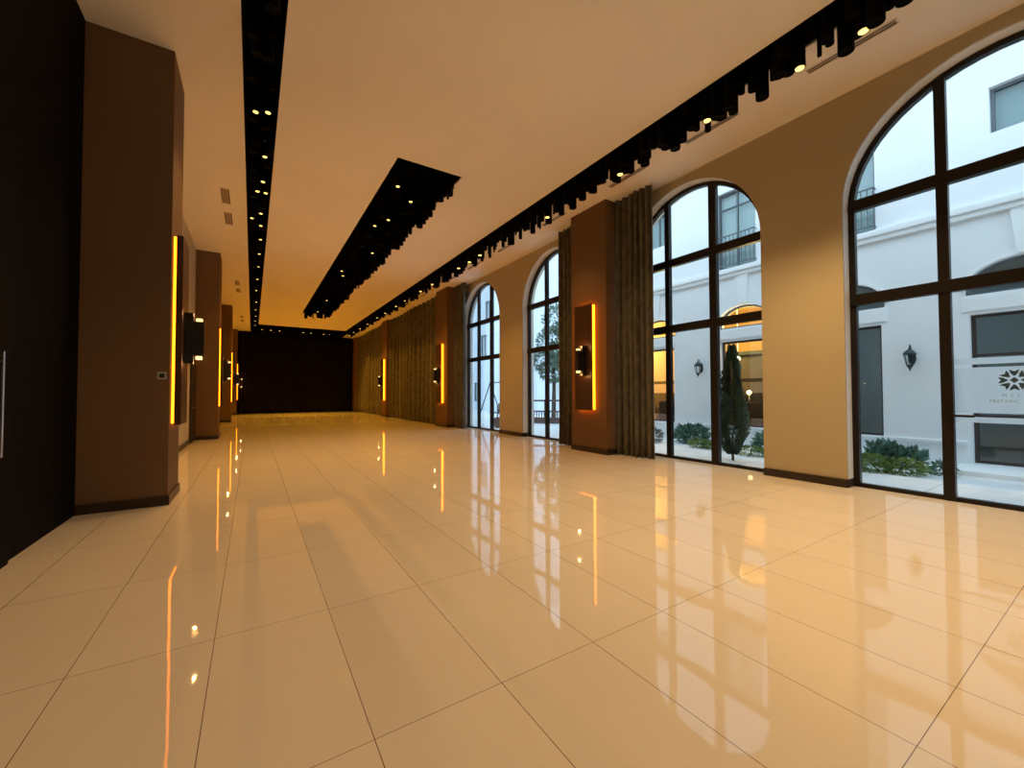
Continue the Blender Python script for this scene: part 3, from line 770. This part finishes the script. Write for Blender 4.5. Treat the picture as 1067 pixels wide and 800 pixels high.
# runs along Y; A legs at both ends
for y in (-.9, .9):
    for x in (-.75, .75): MB().tube([(x, y + (.0), 0), (0, y, 2.0)], .028).build('leg', M['iron'], sw)
MB().tube([(0, -.95, 2.0), (0, .95, 2.0)], .028).build('top_bar', M['iron'], sw)
mb = MB().box(-.25, .25, -.6, .6, .42, .47, .01); mb.box(.22, .27, -.6, .6, .47, .9, .01); mb.build('seat', M['greyframe'], sw)
for y in (-.58, .58): MB().tube([(0, y, .46), (0, y, 2.0)], .008, 6).build('chain', M['iron'], sw)
pl_ = MB().lathe([(.17, 0), (.22, .12), (.23, .28), (.20, .42), (.18, .42), (.17, .36)], n=20).build('planter', M['pot']); pl_.location = (8.75, 14.75, -.03)
tag(pl_, 'brown barrel planter with bare twigs outside the farthest window', 'planter')
mb = MB(); random.seed(21)
for k in range(7):
    a = k * .9; mb.tube([(0.03 * math.cos(a), .03 * math.sin(a), .34), (.13 * math.cos(a), .13 * math.sin(a), .55), (.22 * math.cos(a + .4), .22 * math.sin(a + .4), .70 + .05 * (k % 3))], .008, 5, .003)
mb.build('twigs', M['bark'], pl_)
MB().lathe([(.165, .35), (.165, .365)], n=16).build('soil', M['soil'], pl_)

# courtyard wall lanterns
def lantern():
    r = empty('wall_lantern', (0, 0, 0))
    MB().prism([[(.075 * math.cos(a * PI / 8), .15 * math.sin(a * PI / 8)) for a in range(16)]], 0, -.02, 0).build('backplate', M['iron'], r)
    MB().tube([(-.02, 0, -.04), (-.07, 0, .13), (-.13, 0, .235), (-.18, 0, .25), (-.20, 0, .20)], .014, 8).build('arm', M['iron'], r)
    X = -.20
    MB().lathe([(.135, .055), (.135, .075), (.085, .13), (.03, .165), (.022, .20), (.0, .215)], c=(X, 0, 0), n=6, cap=False).build('roof', M['iron'], r)
    mb = MB()
    for k in range(6):
        a = k * PI / 3
        mb.tube([(X + .12 * math.cos(a), .12 * math.sin(a), .06), (X + .065 * math.cos(a), .065 * math.sin(a), -.17)], .008, 5)
    mb.lathe([(.068, -.18), (.074, -.165), (.066, -.15)], c=(X, 0, 0), n=6)
    mb.lathe([(.125, .045), (.132, .06), (.12, .06)], c=(X, 0, 0), n=6)
    mb.build('cage', M['iron'], r)
    MB().lathe([(.055, -.16), (.112, .05)], c=(X, 0, 0), n=6).build('lantern_glass', M['lampglass'], r)
    MB().lathe([(.065, -.18), (.03, -.225), (.018, -.24), (.02, -.255), (.002, -.29)], c=(X, 0, 0), n=8).build('finial', M['iron'], r)
    return r
l1 = lantern(); l1.scale = (.85, .80, 1.0); l1.location = (XB, 2.66, 2.12); tag(l1, 'black iron wall lantern seen through the nearest arched window', 'wall lantern', 'courtyard lanterns')
l2 = copy_tree(l1); l2.location = (XB, 7.36, 2.16); tag(l2, 'black iron wall lantern seen through the second arched window', 'wall lantern', 'courtyard lanterns')

# ------------------------------------------------------------------ sky
w = bpy.data.worlds.new('overcast_sky'); sc.world = w; w.use_nodes = True
nt = w.node_tree; bg = nt.nodes['Background']
bg.inputs['Color'].default_value = (0.63, 0.83, 1.0, 1); bg.inputs['Strength'].default_value = 2.3

# ------------------------------------------------------------------ camera (24 px-accurate fit of the tile grid and verticals)
f_px, yaw, pitch, roll = 425.25, 0.566795, 0.0231039, -0.00243433
cy, sy = math.cos(yaw), math.sin(yaw)
F = Vector((sy, cy, 0)); R = Vector((cy, -sy, 0)); Uv = Vector((0, 0, 1))
cp, sp_ = math.cos(pitch), math.sin(pitch)
F2 = F * cp + Uv * sp_; U2 = Uv * cp - F * sp_
cr, sr = math.cos(roll), math.sin(roll)
R3 = R * cr + U2 * sr; U3 = U2 * cr - R * sr
cam = bpy.data.cameras.new('camera'); cam.sensor_width = 36; cam.sensor_fit = 'HORIZONTAL'; cam.lens = f_px / 1067 * 36
cam.clip_start = .05; cam.clip_end = 300
co = bpy.data.objects.new('camera', cam); COL.objects.link(co)
co.matrix_world = Matrix(((R3.x, U3.x, -F2.x, 0), (R3.y, U3.y, -F2.y, 0), (R3.z, U3.z, -F2.z, 1.4), (0, 0, 0, 1)))
sc.camera = co

sc.view_settings.view_transform = 'Standard'; sc.view_settings.look = 'None'
sc.view_settings.gamma = 1; sc.view_settings.use_curve_mapping = False; sc.view_settings.exposure = 0.12
sc.cycles.use_denoising = True
sc.cycles.max_bounces = 8; sc.cycles.diffuse_bounces = 5; sc.cycles.glossy_bounces = 4; sc.cycles.transparent_max_bounces = 16
sc.cycles.sample_clamp_indirect = 6
sc.cycles.caustics_reflective = False; sc.cycles.caustics_refractive = False
